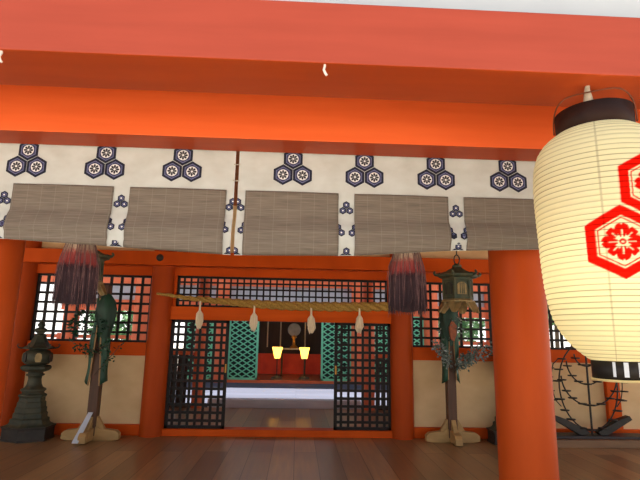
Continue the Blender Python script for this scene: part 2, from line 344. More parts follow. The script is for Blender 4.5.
# unseen wall added to cut sky light at the left, and the mirror-image opening to the right
struct(box_obj('wall_left_added', (-7.5, -7.38, 5.6, 9.75, 0, 3.35), 'plaster'))
# beams of the porch
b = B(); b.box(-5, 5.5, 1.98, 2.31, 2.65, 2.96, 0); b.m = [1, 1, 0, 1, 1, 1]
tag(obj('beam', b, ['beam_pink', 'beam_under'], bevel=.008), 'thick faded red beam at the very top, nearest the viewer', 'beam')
b = B(); b.box(-5, 5.5, 2.77, 2.985, 2.60, 2.92); b.m = [1, 1, 0, 1, 1, 1]  # all faces but the front painted darker to carry the underside's shade
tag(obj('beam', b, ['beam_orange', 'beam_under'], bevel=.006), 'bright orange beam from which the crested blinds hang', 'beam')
tag(box_obj('beam', (-5, 5.5, 3.10, 3.40, 2.97, 3.25), 'red', bevel=.010), 'red beam behind the blinds on the front pillars', 'beam')
for x, lab in ((-1.345, 'small white hook under the top beam at the left edge'), (.09, 'small white hook under the middle of the top beam')):
    b = B(); b.tube([(0, 0, .012), (.002, 0, -.01), (-.003, -.004, -.03), (.004, -.006, -.048), (.012, -.004, -.058)], .006, 6)
    o = obj('hook', b, 'white_metal'); o.location = (x, 1.995, 2.652); tag(o, lab, 'hook', 'hooks under the top beam')

# ------------------------------------------------------------------ the two blinds
def lerp_tab(tab, x):
    if x <= tab[0][0]: return tab[0][1]
    for (a, za), (c, zc) in zip(tab, tab[1:]):
        if x <= c: return za + (zc - za) * (x - a) / (c - a)
    return tab[-1][1]
BOT = [(-3, 2.0), (-1.82, 1.982), (-1.19, 1.952), (-.477, 1.918), (-.40, 1.917), (.23, 1.929), (.34, 1.933), (.96, 1.98), (1.5, 2.0), (3, 2.02)]
def surf_y(x, z):
    y = 3.0 + .003 * math.sin(x * 9 + z * 5)
    if z < 2.17:
        zb = lerp_tab(BOT, x); t = min(1.15, (2.17 - z) / (2.17 - zb))
        y += -.030 * math.sin(PI * t) * (1 + .15 * math.sin(x * 7)) - .012 * t + .006 * math.sin(t * 14 + x * 2) * t + .004 * math.sin(t * 26 + math.sin(x * 3)) * t
    return y
def sheet(b, x0, x1, z1, off, nx, nz, m=0, z0=None):
    vs = []
    for i in range(nx + 1):
        x = x0 + (x1 - x0) * i / nx; zb = lerp_tab(BOT, x) if z0 is None else z0
        for j in range(nz + 1):
            z = z1 + (zb - z1) * j / nz; vs.append((x, surf_y(x, z) - off, z))
    b.add(vs, [(i * (nz + 1) + j, i * (nz + 1) + j + 1, (i + 1) * (nz + 1) + j + 1, (i + 1) * (nz + 1) + j) for i in range(nx) for j in range(nz)], m, True)
def clip(poly, xl, xr):
    for lim, sg in ((xl, 1), (xr, -1)):
        out = []
        for (a, c) in zip(poly, poly[1:] + poly[:1]):
            ia, ic = sg * (a[0] - lim) >= 0, sg * (c[0] - lim) >= 0
            if ia: out.append(a)
            if ia != ic:
                t = (lim - a[0]) / (c[0] - a[0]); out.append((lim, a[1] + t * (c[1] - a[1])))
        poly = out
        if len(poly) < 3: return []
    return poly
def clipz(poly):
    out = []
    for (a, c) in zip(poly, poly[1:] + poly[:1]):
        la, lc = a[1] - lerp_tab(BOT, a[0]) - .003, c[1] - lerp_tab(BOT, c[0]) - .003
        if la >= 0: out.append(a)
        if (la >= 0) != (lc >= 0):
            t = la / (la - lc); out.append((a[0] + t * (c[0] - a[0]), a[1] + t * (c[1] - a[1])))
    return out
def hexa(b, cx, cz, R, xl, xr, detail=True):
    def put(poly, m, lay):
        poly = clip(poly, xl, xr)
        if len(poly) >= 3: poly = clipz(poly)
        if len(poly) < 3: return
        b.add([(x, surf_y(x, z) - .0028 - lay * .0005, z) for x, z in poly], [tuple(range(len(poly)))], m)
    hx = lambda r: [(cx + r * math.sin(PI / 3 * i), cz + r * math.cos(PI / 3 * i)) for i in range(6)]
    circ = lambda r, n, a=0: [(cx + r * (1 + a * math.cos(8 * 2 * PI * i / n)) * math.sin(2 * PI * i / n), cz + r * (1 + a * math.cos(8 * 2 * PI * i / n)) * math.cos(2 * PI * i / n)) for i in range(n)]
    put(hx(R), 1, 0)
    if detail:
        put(hx(R * .76), 2, 1); put(hx(R * .69), 3, 2); put(circ(R * .49, 32), 4, 3)
        for k in range(8):
            a = k * PI / 4; ca, sa = math.sin(a), math.cos(a); pet = []
            for q in range(10):
                t = 2 * PI * q / 10; rr = R * (.29 + .14 * math.cos(t)); la = R * .10 * math.sin(t)
                pet.append((cx + rr * ca + la * sa, cz + rr * sa - la * ca))
            put(pet, 5, 4)
        put(circ(R * .17, 16), 5, 5); put(circ(R * .10, 12), 4, 6)
    else:
        put(hx(R * .64), 2, 1); put(circ(R * .48, 16), 3, 2); put(circ(R * .22, 12), 4, 3)
def trio(b, cx, cz, R, xl, xr, detail):
    g = 1.03
    for dx, dz in ((0, R * g), (-.866 * R * g, -.5 * R * g), (.866 * R * g, -.5 * R * g)): hexa(b, cx + dx, cz + dz, R, xl, xr, detail)

CM = ['cloth', 'navy', 'lilac', 'slate', 'crest_white', 'ink']
def blind(label, x0, x1, panels, crests, strips):
    t = thing('reed_blind', label, 'blind', (0, 3.0, 1.92), 'crested reed blinds under the orange beam')
    off = Vector((0, 3.0, 1.92))
    def loc(b): b.v = [tuple(Vector(v) - off) for v in b.v]; return b
    b = B(); sheet(b, x0, x1, 2.74, 0, int((x1 - x0) / .04), 26)
    for cx in crests: trio(b, cx, 2.492, .071, x0, x1, True)
    for cx, a, c in strips:
        trio(b, cx, 2.240, .025, a, c, False)
        for sx_ in (-.056, .056): trio(b, cx + sx_, 2.086, .025, a, c, False)
        trio(b, cx, lerp_tab(BOT, cx) + .002, .0235, a, c, False)
    obj('cloth_border', loc(b), CM, t)
    for a, c in panels:
        b = B(); sheet(b, a, c, 2.34, .008, 24, 24); obj('woven_panel', loc(b), 'woven', t, solid=.004)
    return t
P1 = [(-3.97, -3.36), (-3.25, -2.64), (-2.53, -1.915), (-1.815, -1.192), (-1.09, -.480)]
P2 = [(-.358, .242), (.346, .962), (1.065, 1.685), (1.785, 2.4), (2.505, 3.12), (3.225, 3.84)]
blind('left crested reed blind, ending at the narrow dark gap', -4.05, -.432, P1, [-3.70, -3.21, -2.725, -2.24, -1.753, -1.264, -.772],
      [(-3.305, -3.37, -3.24), (-2.585, -2.65, -2.52), (-1.865, -1.93, -1.80), (-1.141, -1.21, -1.08), (-.437, -.50, -.432)])
blind('right crested reed blind, running behind the big paper lantern', -.409, 3.92, P2, [-.058, .412, .888, 1.373, 1.85, 2.33, 2.81, 3.29],
      [(-.405, -.409, -.34), (.294, .23, .36), (1.013, .95, 1.08), (1.735, 1.67, 1.80), (2.453, 2.39, 2.52), (3.173, 3.11, 3.24)])
for z in (2.515, 2.405):
    b = B(); b.tube([(-.44, 2.995, z), (-.42, 2.990, z - .004), (-.40, 2.995, z)], .0035, 6)
    o = obj('tie_cord', b, 'cord'); tag(o, ('upper' if z > 2.45 else 'lower') + ' thin pale tie cord across the gap between the two blinds', 'cord')

# ------------------------------------------------------------------ dyed tassels behind the blinds
def tassel_mesh():
    b = B()
    prof = [(.03, .06), (.082, .03), (.092, -.03), (.099, -.12), (.106, -.22), (.103, -.32), (.088, -.375), (.035, -.39)]
    b.lathe(prof, 40)
    for i in range(420):
        a = random.random() * 2 * PI; L = .36 + random.random() * .07; j = random.uniform(-.05, .05); e = random.uniform(.90, 1.16)
        pts = []
        for q in range(6):
            z = .04 - (L + .02) * q / 5
            r = (.073 + .035 * min(1, q / 2.2)) * (1 + (e - 1) * q / 5) + .003
            aa = a + j * q / 5; pts.append((r * math.cos(aa), r * math.sin(aa), z))
        b.tube(pts, [.0022] * 5 + [.0008], 3)
    return b
tb = tassel_mesh(); first = None
def fringe_mesh():
    b = B()
    for i in range(64):
        a = random.random() * 2 * PI; L = random.uniform(.30, .46); j = random.uniform(-.25, .25); e = random.uniform(.95, 1.2); pts = []
        for q in range(6):
            r = (.078 + .037 * min(1, q / 2.2)) * (1 + (e - 1) * q / 5) + .004; aa = a + j * q / 5
            pts.append((r * math.cos(aa), r * math.sin(aa), .03 - L * q / 5))
        b.tube(pts, [.0016] * 5 + [.0006], 3)
    return b
M['fringe'] = mat('undyed_hemp_fibre', lin(150, 112, 106), lin(96, 64, 72), (30, 30, 30), .85)
for x, lab in ((-1.437, 'left hemp tassel, dark purple below red, hanging below the blind'), (.722, 'right hemp tassel, dark purple below red, hanging below the blind beside the green hanging lantern')):
    if first is None:
        t = first = thing('tassel', lab, 'tassel', (x, 3.17, 1.99), 'dyed hemp tassels')
        obj('fibre_bundle', tb, 'dyed', t); obj('loose_fringe', fringe_mesh(), 'fringe', t)
        c = B(); c.tube([(0, 0, .05), (0, 0, .98)], .014, 8); obj('hanging_cord', c, 'silk_purple', t)
    else: dup(first, (x, 3.17, 1.985), lab)

# ------------------------------------------------------------------ the paper lantern
def lantern():
    ax, ay = 1.43, 2.15
    t = thing('paper_lantern', 'big round lit paper lantern with red hexagon crests, hanging from the top beam', 'lantern', (ax, ay, 1.275))
    z0 = 1.275
    key = [(1.352, .100), (1.372, .128), (1.40, .158), (1.43, .185), (1.475, .215), (1.53, .240), (1.60, .257), (1.68, .268), (1.80, .276), (1.95, .282), (2.08, .287), (2.18, .287), (2.27, .280), (2.335, .262), (2.385, .228), (2.415, .190), (2.43, .168)]
    def rad(z): return lerp_tab(key, z) * 1.015
    ribs = []; s = 0; pz = key[0][0]; N = 380; zs = []
    # parametrise by arc length so the ribs stay even over the shoulders
    dense = []; 
    for i in range(2001):
        z = key[0][0] + (key[-1][0] - key[0][0]) * i / 2000; dense.append((z, sum(rad(z + d) for d in (-.012, 0, .012)) / 3 if .014 < z - key[0][0] < 1.06 else rad(z)))
    L = [0]
    for (a, b_) in zip(dense, dense[1:]): L.append(L[-1] + math.hypot(b_[0] - a[0], b_[1] - a[1]))
    rows = []; j = 0
    for i in range(N + 1):
        tt = L[-1] * i / N
        while j < 1999 and L[j + 1] < tt: j += 1
        rows.append((dense[j][0], dense[j][1], tt / L[-1]))
    NR = 47; NA = 440
    # crest: lower left hexagon centre, in metres along the surface
    th_c = math.atan2(-1, 0)   # placeholder, replaced below
    CU, CV = CREST
    def mask(u, v):
        R = .156
        for dx, dz in ((0, R * 1.04), (-.866 * R * 1.04, -.5 * R * 1.04), (.866 * R * 1.04, -.5 * R * 1.04)):
            p, q = u - CU - dx, v - CV - dz
            if abs(p) > R or abs(q) > R: continue
            ap = R * .866
            hd = max(abs(p), abs(p * .5 + q * .866), abs(p * .5 - q * .866)) / ap
            if hd > 1: continue
            if hd > .715: return 1
            if .63 < hd < .672: return 1
            if hd >= .63: return 0
            r = math.hypot(p, q) / R; a = math.atan2(q, p)
            if r < .035: return 0
            if r < .085: return 1
            if r < .125: return 0
            a8 = (a + PI / 8) % (PI / 4) - PI / 8
            if abs(a8) * r < .014 and r < .33: return 0
            a4 = (a + PI / 4) % (PI / 2) - PI / 4
            x4, y4 = r * math.cos(a4), r * math.sin(a4)
            if x4 > .1 and (math.hypot(x4 - .35, (y4) * .92) < .16 or (x4 < .36 and abs(y4) < x4 * .46)):
                if not (abs(y4) < .02 and x4 > .47): return 1
            b4 = a % (PI / 2) - PI / 4
            xd, yd = r * math.cos(b4), r * math.sin(b4)
            if .1 < xd < .46 and abs(yd) < .11 * min(1, (xd - .1) / .16) and math.hypot(xd - .33, yd) < .15: return 1
            return 0
        return 0
    vs = []; cols = []
    seam = -PI / 2 - .58 + SEAM
    for (z, r, tt) in rows:
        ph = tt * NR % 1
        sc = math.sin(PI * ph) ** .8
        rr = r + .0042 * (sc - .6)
        line = max(0, 1 - abs((ph if ph < .5 else ph - 1)) / .085)  # dark rib lines: thread at the creases plus hoop shadow painted in
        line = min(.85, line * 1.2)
        for k in range(NA):
            a = 2 * PI * k / NA
            vs.append((rr * math.cos(a), rr * math.sin(a), z - z0))
            u = ((a - THC + PI) % (2 * PI) - PI) * .285
            c = 0
            if abs(u - CU) < .30 and abs(z - ZC - CV) < .34:
                for du in (-.0014, 0, .0014):
                    for dv in (-.001, .001): c += mask(u + du, z - ZC + dv)
                c /= 6
            d = abs((a - seam + PI) % (2 * PI) - PI)
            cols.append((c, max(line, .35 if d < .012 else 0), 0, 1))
    fs = [(i * NA + k, i * NA + (k + 1) % NA, (i + 1) * NA + (k + 1) % NA, (i + 1) * NA + k) for i in range(N) for k in range(NA)]
    b = B(); b.add(vs, fs, 0, True)
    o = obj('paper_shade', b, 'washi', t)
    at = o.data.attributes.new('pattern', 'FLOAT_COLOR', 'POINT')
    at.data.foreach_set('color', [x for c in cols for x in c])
    # cap ring, open at the top
    b = B(); b.lathe([(.163, 2.415 - z0), (.172, 2.415 - z0), (.172, 2.535 - z0), (.160, 2.535 - z0), (.160, 2.415 - z0)], 64, cap=False); cp = obj('cap_ring', b, 'cap_black', t)
    b = B()
    ca, sa = math.cos(-.58), math.sin(-.58); pts = []
    for q in range(25):
        a = PI * q / 24; u = -.178 * math.copysign(abs(math.cos(a)) ** .45, math.cos(a)); h = .15 * math.sin(a) ** .8; w = -.10 * math.sin(a)
        pts.append((u * ca - w * sa, u * sa + w * ca, 2.46 - z0 + h))
    b.tube(pts, .0035, 6); obj('bail', b, 'wire', t)
    b = B(); b.tube([(-.052, -.06, 2.655 - z0), (-.056, -.058, 2.63 - z0), (-.046, -.045, 2.60 - z0), (-.04, -.035, 2.57 - z0), (-.03, -.02, 2.50 - z0), (0, 0, 2.44 - z0)], [.011, .013, .020, .026, .026, .02], 8)
    b.tube([(0, 0, 2.46 - z0), (0, 0, 1.80 - z0)], .006, 6)
    obj('hanging_cord', b, 'cord', t)
    b = B(); b.lathe([(.094, 1.352 - z0), (.102, 1.352 - z0), (.100, 0.0), (.088, 0.0), (.094, 1.352 - z0)], 48, cap=False); br = obj('bottom_ring', b, 'black', t)
    b = B(); b.lathe([(.070, 0.0), (.106, 0.0), (.106, -.010), (.070, -.010), (.070, 0.0)], 48, cap=False); obj('lit_lip', b, 'lip', br)
    for ang, sw in ((-.10, .036), (.34, .062), (.98, .07)):  # three pale upright strips laid on the black ring
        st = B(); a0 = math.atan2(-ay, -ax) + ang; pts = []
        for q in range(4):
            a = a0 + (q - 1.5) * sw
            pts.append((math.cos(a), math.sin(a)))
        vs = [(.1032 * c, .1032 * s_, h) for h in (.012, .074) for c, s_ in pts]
        st.add(vs, [(0, 1, 5, 4), (1, 2, 6, 5), (2, 3, 7, 6)], 0); o = obj('pale_strip', st, 'paper_white', br); o['label'] = 'pale upright strip'
    b = B(); b.lathe([(.004, .05), (.022, .04), (.036, .0), (.03, -.03), (.004, -.045)], 16); bl = obj('bulb', b, 'bulb', t); bl.location = (0, 0, BULB_Z - z0)
    li = bpy.data.lights.new('lantern_bulb_light', 'POINT'); li.energy = BULB_W; li.color = (1.0, .92, .62); li.shadow_soft_size = .05
    lo = bpy.data.objects.new('lantern_bulb_light', li); COL.objects.link(lo); lo.parent = t; lo.location = (0, 0, BULB_Z + .01 - z0)
    bl.visible_shadow = True
CREST = (.137, .079); ZC = 1.845; SEAM = -.0
BULB_Z = 1.74; BULB_W = 7.5
# direction (from the lantern's axis) of the lower left crest hexagon's centre
THC = math.atan2(-2.15, -1.43) + .24
lantern()

# ------------------------------------------------------------------ shimenawa rope and its hemp streamers
def rope():
    ctrl = [(-2.03, 1.955, .016), (-1.85, 1.938, .022), (-1.6, 1.905, .030), (-1.2, 1.872, .044), (-.7, 1.842, .056), (-.12, 1.822, .062), (.5, 1.822, .064), (1.0, 1.832, .064), (1.34, 1.845, .062), (1.50, 1.85, .055)]
    zt = [(a, z) for a, z, r in ctrl]; rt = [(a, r) for a, z, r in ctrl]
    b = B(); n = 220
    for k in range(3):
        pts = []; rs = []
        for i in range(n + 1):
            x = -2.03 + 3.53 * i / n; r = lerp_tab(rt, x); a = 2 * PI * k / 3 + x * 15
            pts.append((x, 7.0 + r * .55 * math.cos(a), lerp_tab(zt, x) + r * .55 * math.sin(a))); rs.append(r * .58)
        b.tube(pts, rs, 10)
    for i in range(70):
        x = random.uniform(-1.7, 1.45); r = lerp_tab(rt, x); a = random.random() * 2 * PI
        p = Vector((x, 7.0 + r * math.cos(a), lerp_tab(zt, x) + r * math.sin(a)))
        b.tube([p, p + Vector((random.uniform(.02, .07), -.01, random.uniform(-.03, .02)))], .0018, 3)
    o = obj('straw_rope', b, 'rope'); tag(o, 'twisted straw rope sagging in front of the transom lattice', 'rope')
rope()
def streamer():
    b = B()
    b.tube([(0, 0, .06), (0, 0, -.10)], [.012, .016], 8)
    for i in range(60):
        a = random.random() * 2 * PI; L = random.uniform(.16, .25); r = .030 * math.sqrt(random.random()) + .012; k = random.uniform(.8, 1.3)
        b.tube([(.008 * math.cos(a), .008 * math.sin(a), -.07), (r * math.cos(a), r * math.sin(a), -.12), (r * k * math.cos(a) * 1.2, r * k * math.sin(a) * 1.2, -.09 - L * .7), (r * .7 * math.cos(a), r * .7 * math.sin(a), -.09 - L)], [.006, .011, .010, .003], 4)
    return b
sb = streamer(); s0 = None
for x, z, lab in ((-1.395, 1.80, 'leftmost pale hemp streamer under the straw rope, over the left lattice door'), (-.625, 1.78, 'pale hemp streamer on the straw rope, over the left green screen'),
               (.19, 1.765, 'pale hemp streamer on the straw rope, right of the round mirror'), (.885, 1.78, 'rightmost pale hemp streamer under the straw rope, over the right lattice door')):
    o = obj('hemp_streamer', sb, 'hemp') if s0 is None else s0.copy()
    if s0 is None: s0 = o
    else: COL.objects.link(o)
    o.location = (x, 6.96, z); o.rotation_euler = (0, 0, x * 3)
    tag(o, lab, 'streamer', 'hemp streamers on the straw rope')

# ------------------------------------------------------------------ tall bronze lanterns
def tower_lantern(x, y, label, copy=None):
    if copy: return dup(copy, (x, y, 0), label)
    t = thing('bronze_lantern', label, 'lantern', (x, y, 0), 'tall bronze lanterns')
    hx = lambda b, prof, m=0, ph=PI / 6 * 1: b.lathe(prof, 6, (0, 0, 0), .8, PI / 2, m, False)
    b = B(); hx(b, [(.335, 0), (.335, .018), (.322, .022), (.322, .15), (.34, .155), (.34, .175)])
    obj('plinth', b, 'iron', t, bevel=.006)
    b = B(); hx(b, [(.32, .175), (.265, .20), (.245, .225), (.245, .26), (.215, .275), (.215, .33), (.198, .345), (.198, .40), (.184, .41), (.18, .47), (.166, .48), (.162, .53), (.178, .545), (.178, .565), (.14, .585), (.14, .60)])
    obj('stepped_base', b, 'bronze', t, bevel=.005)
    b = B(); b.lathe([(.13, .60), (.155, .62), (.15, .64), (.11, .66), (.09, .70), (.08, .76), (.085, .80), (.112, .815), (.112, .83), (.09, .84), (.09, .855)], 32)
    obj('shaft', b, 'bronze', t)
    b = B(); b.lathe([(.10, .855), (.155, .875), (.185, .90), (.185, .93), (.165, .945), (.11, .955)], 6, (0, 0, 0), 1, PI / 2, 0, False); obj('middle_tray', b, 'bronze', t, bevel=.004)
    b = B(); b.lathe([(.10, .95), (.145, .965), (.172, 1.00), (.18, 1.05), (.172, 1.10), (.145, 1.135), (.11, 1.15)], 32)
    fb = obj('fire_box', b, 'bronze', t)
    for i in range(6):
        a = PI / 2 + i * PI / 3 + PI / 6; p = B(); c, s_ = math.cos(a), math.sin(a)
        q = []
        for dz, w in ((-.05, .03), (.0, .042), (.05, .034), (.068, .014)): q.append((w, dz))
        ring = [(w, dz) for w, dz in q] + [(-w, dz) for w, dz in reversed(q)]
        p.poly([((.172) * c - w * s_, (.172) * s_ + w * c, 1.045 + dz) for w, dz in ring], (.014 * c, .014 * s_, 0)); obj('window_panel', p, 'bronze_tan' if i % 2 else 'iron', fb)
    b = B(); b.lathe([(.10, 1.15), (.19, 1.165), (.195, 1.18), (.15, 1.205), (.11, 1.25), (.085, 1.30), (.07, 1.335)], 6, (0, 0, 0), 1, PI / 2, 0, False)
    for i in range(6):
        a = PI / 2 + i * PI / 3; c, s_ = math.cos(a), math.sin(a)
        b.tube([(r * c, r * s_, z) for r, z in ((.16, 1.185), (.20, 1.172), (.235, 1.18), (.255, 1.21), (.243, 1.23), (.23, 1.218))], [.012, .011, .010, .008, .006, .005], 6)
    obj('roof', b, 'bronze', t)
    b = B(); b.lathe([(.06, 1.33), (.085, 1.345), (.06, 1.36), (.04, 1.37), (.075, 1.395), (.085, 1.415), (.06, 1.44), (.03, 1.45), (.05, 1.475), (.045, 1.50), (.02, 1.53), (.005, 1.56)], 24)
    obj('finial', b, 'bronze', t)
    return t
tl = tower_lantern(-3.53, 6.90, 'tall dark bronze lantern on a hexagonal plinth at far left')
tower_lantern(3.0, 6.93, 'bronze lantern mostly hidden behind the thick front pillar', tl)

# ------------------------------------------------------------------ hanging bronze lanterns
def hanging_lantern(x, y, z, label, copy=None):
    if copy: return dup(copy, (x, y, z), label)
    t = thing('hanging_lantern', label, 'lantern', (x, y, z), 'hanging bronze lanterns')      # origin: bottom of the fire box
    b = B(); b.lathe([(.16, .275), (.25, .285), (.285, .305), (.29, .325), (.22, .345), (.15, .375), (.085, .415), (.06, .43)], 6, (0, 0, 0), 1, 0, 0, False)
    for i in range(6):
        a = i * PI / 3; c, s_ = math.cos(a), math.sin(a)
        b.tube([(r * c, r * s_, zz) for r, zz in ((.23, .335), (.27, .318), (.30, .322), (.318, .345), (.306, .366), (.294, .356))], [.020, .022, .020, .016, .012, .008], 6)
    obj('roof', b, 'bronze_green', t)
    b = B(); b.lathe([(.05, .425), (.065, .445), (.05, .465), (.02, .48)], 16); fi = obj('finial', b, 'bronze_green', t)
    b = B(); b.tube([(.038 * math.cos(a), 0, .535 + .065 * math.sin(a)) for a in [2 * PI * q / 16 for q in range(17)]], .009, 6); obj('ring', b, 'iron', fi)
    b = B(); b.tube([(0, 0, .595), (0, 0, 3.352 - z)], .008, 6); obj('hanging_rod', b, 'iron', t)
    b = B(); b.lathe([(.205, 0), (.205, .03), (.192, .035), (.192, .24), (.208, .245), (.208, .28)], 6, (0, 0, 0), 1, 0, 0, False)
    for i in range(6):
        a = i * PI / 3; c, s_ = math.cos(a), math.sin(a)
        b.tube([(.195 * c, .195 * s_, .0), (.195 * c, .195 * s_, .275)], .014, 6)
    fb = obj('fire_box', b, 'bronze_green', t)
    for i in range(6):
        a = i * PI / 3 + PI / 6; c, s_ = math.cos(a), math.sin(a); r = .192 * .866 + .002
        p = B(); ring = [(-.06, .06), (.06, .06), (.06, .19), (.035, .21), (0, .22), (-.035, .21), (-.06, .19)]
        p.poly([(r * c - w * s_, r * s_ + w * c, h) for w, h in ring], (.006 * c, .006 * s_, 0), 0)
        for k in range(3):
            w = -.025 + .025 * k; p.poly([((r + .006) * c - (w + q1) * s_, (r + .006) * s_ + (w + q1) * c, h) for q1, h in ((-.006, .065), (.006, .065), (.006, .205), (-.006, .205))], (.004 * c, .004 * s_, 0), 1)
        obj('openwork_panel', p, ['bronze_tan' if i == 4 else 'iron', 'bronze_green'], fb)
    b = B(); b.lathe([(.20, -.045), (.225, -.04), (.225, -.02), (.20, -.005), (.19, .005)], 6, (0, 0, 0), 1, 0, 0, False); obj('base_flange', b, 'bronze_tan', t)
    for i in range(6):
        a = i * PI / 3; c, s_ = math.cos(a), math.sin(a); b = B()
        for sg in (-1, 1):
            pts = [(.165, -.03, .0), (.195, -.03, .085), (.235, -.10, .075), (.275, -.175, .03), (.255, -.18, .0), (.215, -.11, .0)]
            b.poly([(r * c - sg * w * s_, r * s_ + sg * w * c, h) for r, h, w in pts], (-.012 * c, -.012 * s_, 0))
        obj('leg', b, 'bronze_tan', t)
    return t
hl = hanging_lantern(2.13, 6.35, 1.92, 'green bronze hanging lantern at the right, beside the right tassel')
hanging_lantern(-2.76, 6.35, 2.06, 'green bronze hanging lantern at the left, half hidden by the left tassel', hl)

# ------------------------------------------------------------------ masakaki stands: pole, silk banner, sakaki sprays
def leaf(b, p, d, L, w, m=0):
    d = d.normalized(); up = Vector((random.uniform(-1, 1), random.uniform(-1, .2), random.uniform(.2, 1))); s_ = d.cross(up).normalized(); n = s_.cross(d)
    mid = p + d * L * .5 - n * L * .05
    b.add([p, mid + s_ * w, p + d * L, mid - s_ * w, mid + n * w * .3], [(0, 1, 4), (1, 2, 4), (2, 3, 4), (3, 0, 4)], m, True)
def masakaki(x, y, label, seed, full):
    random.seed(seed)
    t = thing('sakaki_stand', label, 'plant stand', (x, y, 0), 'sakaki stands beside the doors')
    b = B(); arm = [(-.375, .015), (-.375, .085), (-.33, .125), (-.12, .15), (-.09, .175), (.09, .175), (.12, .15), (.33, .125), (.375, .085), (.375, .015), (.30, 0), (-.30, 0)]
    b.poly([(u, -.05, z) for u, z in arm], (0, .10, 0)); bs = obj('base_beam', b, 'stand_wood', t, bevel=.008)
    b = B(); arm2 = [(-.30, .01), (-.30, .09), (-.26, .13), (-.10, .16), (.10, .16), (.20, .13), (.215, .09), (.215, .01)]
    b.poly([(-.05, u, z + .002) for u, z in arm2], (.10, 0, 0)); obj('base_beam', b, 'stand_wood', t, bevel=.008)
    b = B()
    for c, s_ in ((1, 0), (-1, 0), (0, 1), (0, -1)):
        b.poly([(.06 * c + .03 * s_, .06 * s_ + .03 * c, .12), (.19 * c + .03 * s_, .19 * s_ + .03 * c, .12), (.08 * c + .03 * s_, .08 * s_ + .03 * c, .30), (.06 * c + .03 * s_, .06 * s_ + .03 * c, .30)], (-.06 * s_, -.06 * c, 0))
    obj('brace', b, 'stand_wood', t, bevel=.004)
    b = B(); b.box(-.062, .062, -.062, .062, .06, 2.05); obj('pole', b, 'pole_wood', t, bevel=.006)
    # silk banner: two hanging strips left and right of the pole front
    top = 1.86; end = (.70 if full else .84)
    for sg in (-1, 1):
        b = B(); vs = []; n = 14
        for i in range(n + 1):
            f = i / n; z = top + (end - top) * f
            xi = sg * (.025 + .02 * f + (.07 if full else .02) * max(0, f - .55)); wid = (.085 if full else .08) - .015 * math.sin(f * 9)
            wv = .012 * math.sin(f * 10 + sg)
            for q in range(5):
                u = q / 4; vs.append((xi + sg * wid * u, -.085 + wv - .035 * math.sin(PI * u) + .07 * u, z + .06 * u * (f if full else -f)))
        b.add(vs, [(i * 5 + q, i * 5 + q + 1, (i + 1) * 5 + q + 1, (i + 1) * 5 + q) for i in range(n) for q in range(4)], 0, True)
        st = obj('silk_strip', b, 'silk', t, solid=.006)
        e = B(); e.tube([(vs[i * 5][0], vs[i * 5][1] - .008, vs[i * 5][2]) for i in range(n + 1)], .011 if full else .007, 6); obj('hem', e, 'silk_edge', st)
    b = B(); vs = []; prof = [(.045, 1.22), (.075, 1.34), (.105, 1.48), (.135, 1.62), (.14, 1.72), (.115, 1.82), (.06, 1.90), (.02, 1.93)] if full else [(.06, 1.30), (.09, 1.42), (.12, 1.55), (.13, 1.68), (.125, 1.80), (.10, 1.88), (.03, 1.92)]
    for rr, z in prof:
        for k in range(36):
            a = 2 * PI * k / 36; q = rr * (1 + .10 * math.sin(a * 6 + z * 9) + .05 * math.sin(a * 11 - z * 17)); vs.append((q * math.cos(a) + (.05 if full else -.01), q * .75 * math.sin(a) - .05, z))
    b.add(vs, [(i * 36 + k, i * 36 + (k + 1) % 36, (i + 1) * 36 + (k + 1) % 36, (i + 1) * 36 + k) for i in range(len(prof) - 1) for k in range(36)], 0, True); bun = obj('silk_bundle', b, 'silk_dark', t)
    if not full:
        b = B(); b.poly([(-.03, -.17, 1.40), (.02, -.165, 1.36), (.055, -.17, 1.46), (.06, -.17, 1.58), (.0, -.175, 1.66), (-.05, -.17, 1.56)], (0, .03, 0)); obj('brocade_patch', b, 'brocade', bun)
    # bundle of leaves at the head
    lb = B(); tw = B()
    R = Vector
    for i in range(240 if full else 60):
        h = random.random(); rad = (.13 if full else .13) * math.sin(PI * min(1, .15 + h * .8)) + .03; a = random.random() * 2 * PI
        p = R((rad * math.cos(a) * (1.5 if full else 1) - (.14 if full else 0), rad * math.sin(a) * .7 - .06, (1.36 if full else 1.40) + (.34 if full else .40) * h)); d = R((math.cos(a), math.sin(a) - .3, random.uniform(-.7, .3)))
        leaf(lb, p, d, random.uniform(.05, .085), random.uniform(.014, .022))
    # side sprays
    sp = [(-.30, .95, 1.36), (.66, .93, 1.31), (.42, .95, 1.30), (-.18, 1.0, 1.26), (.30, .98, 1.18)] if not full else [(-.34, 1.14, 1.28), (.36, .84, 1.26), (.20, 1.16, 1.26), (-.20, 1.12, 1.22)]
    for dx, za, zb in sp:
        pts = []
        for q in range(9):
            f = q / 8; pts.append(R((dx * f, -.10 - .10 * f, za + (zb - za) * (f ** .8 if not full else f) + .01 * math.sin(q * 2))))
        tw.tube(pts, [.008 - .0055 * q / 8 for q in range(9)], 5)
        n = (150 if abs(dx) > .25 else 70) if not full else (34 if dx < 0 or dx < .3 else 22)
        for i in range(n):
            f = random.uniform(.25, 1); p = pts[int(f * 8)] + R((random.uniform(-.04, .04), random.uniform(-.05, .03), random.uniform(-.07, .09) if not full else random.uniform(-.07, .05)))
            leaf(lb, p, R((random.uniform(-1, 1), random.uniform(-.8, .3), random.uniform(-.9, .5))), random.uniform(.035, .06), random.uniform(.012, .018))
    obj('branch', tw, 'twig', t); o = obj('foliage', lb, 'leaf' if full else 'leaf_sheen', t)
    if full:
        b = B(); b.poly([(-.11, -.315, .02), (-.03, -.315, .02), (.03, -.085, .36), (-.03, -.085, .36)], (0, -.006, .002)); o = obj('paper_slip', b, 'paper_white', t); o['label'] = 'pale paper slip leaning at the foot'
    return t
masakaki(-2.70, 6.88, 'left sakaki stand with green silk strips and a pale paper slip at its foot', 3, True)
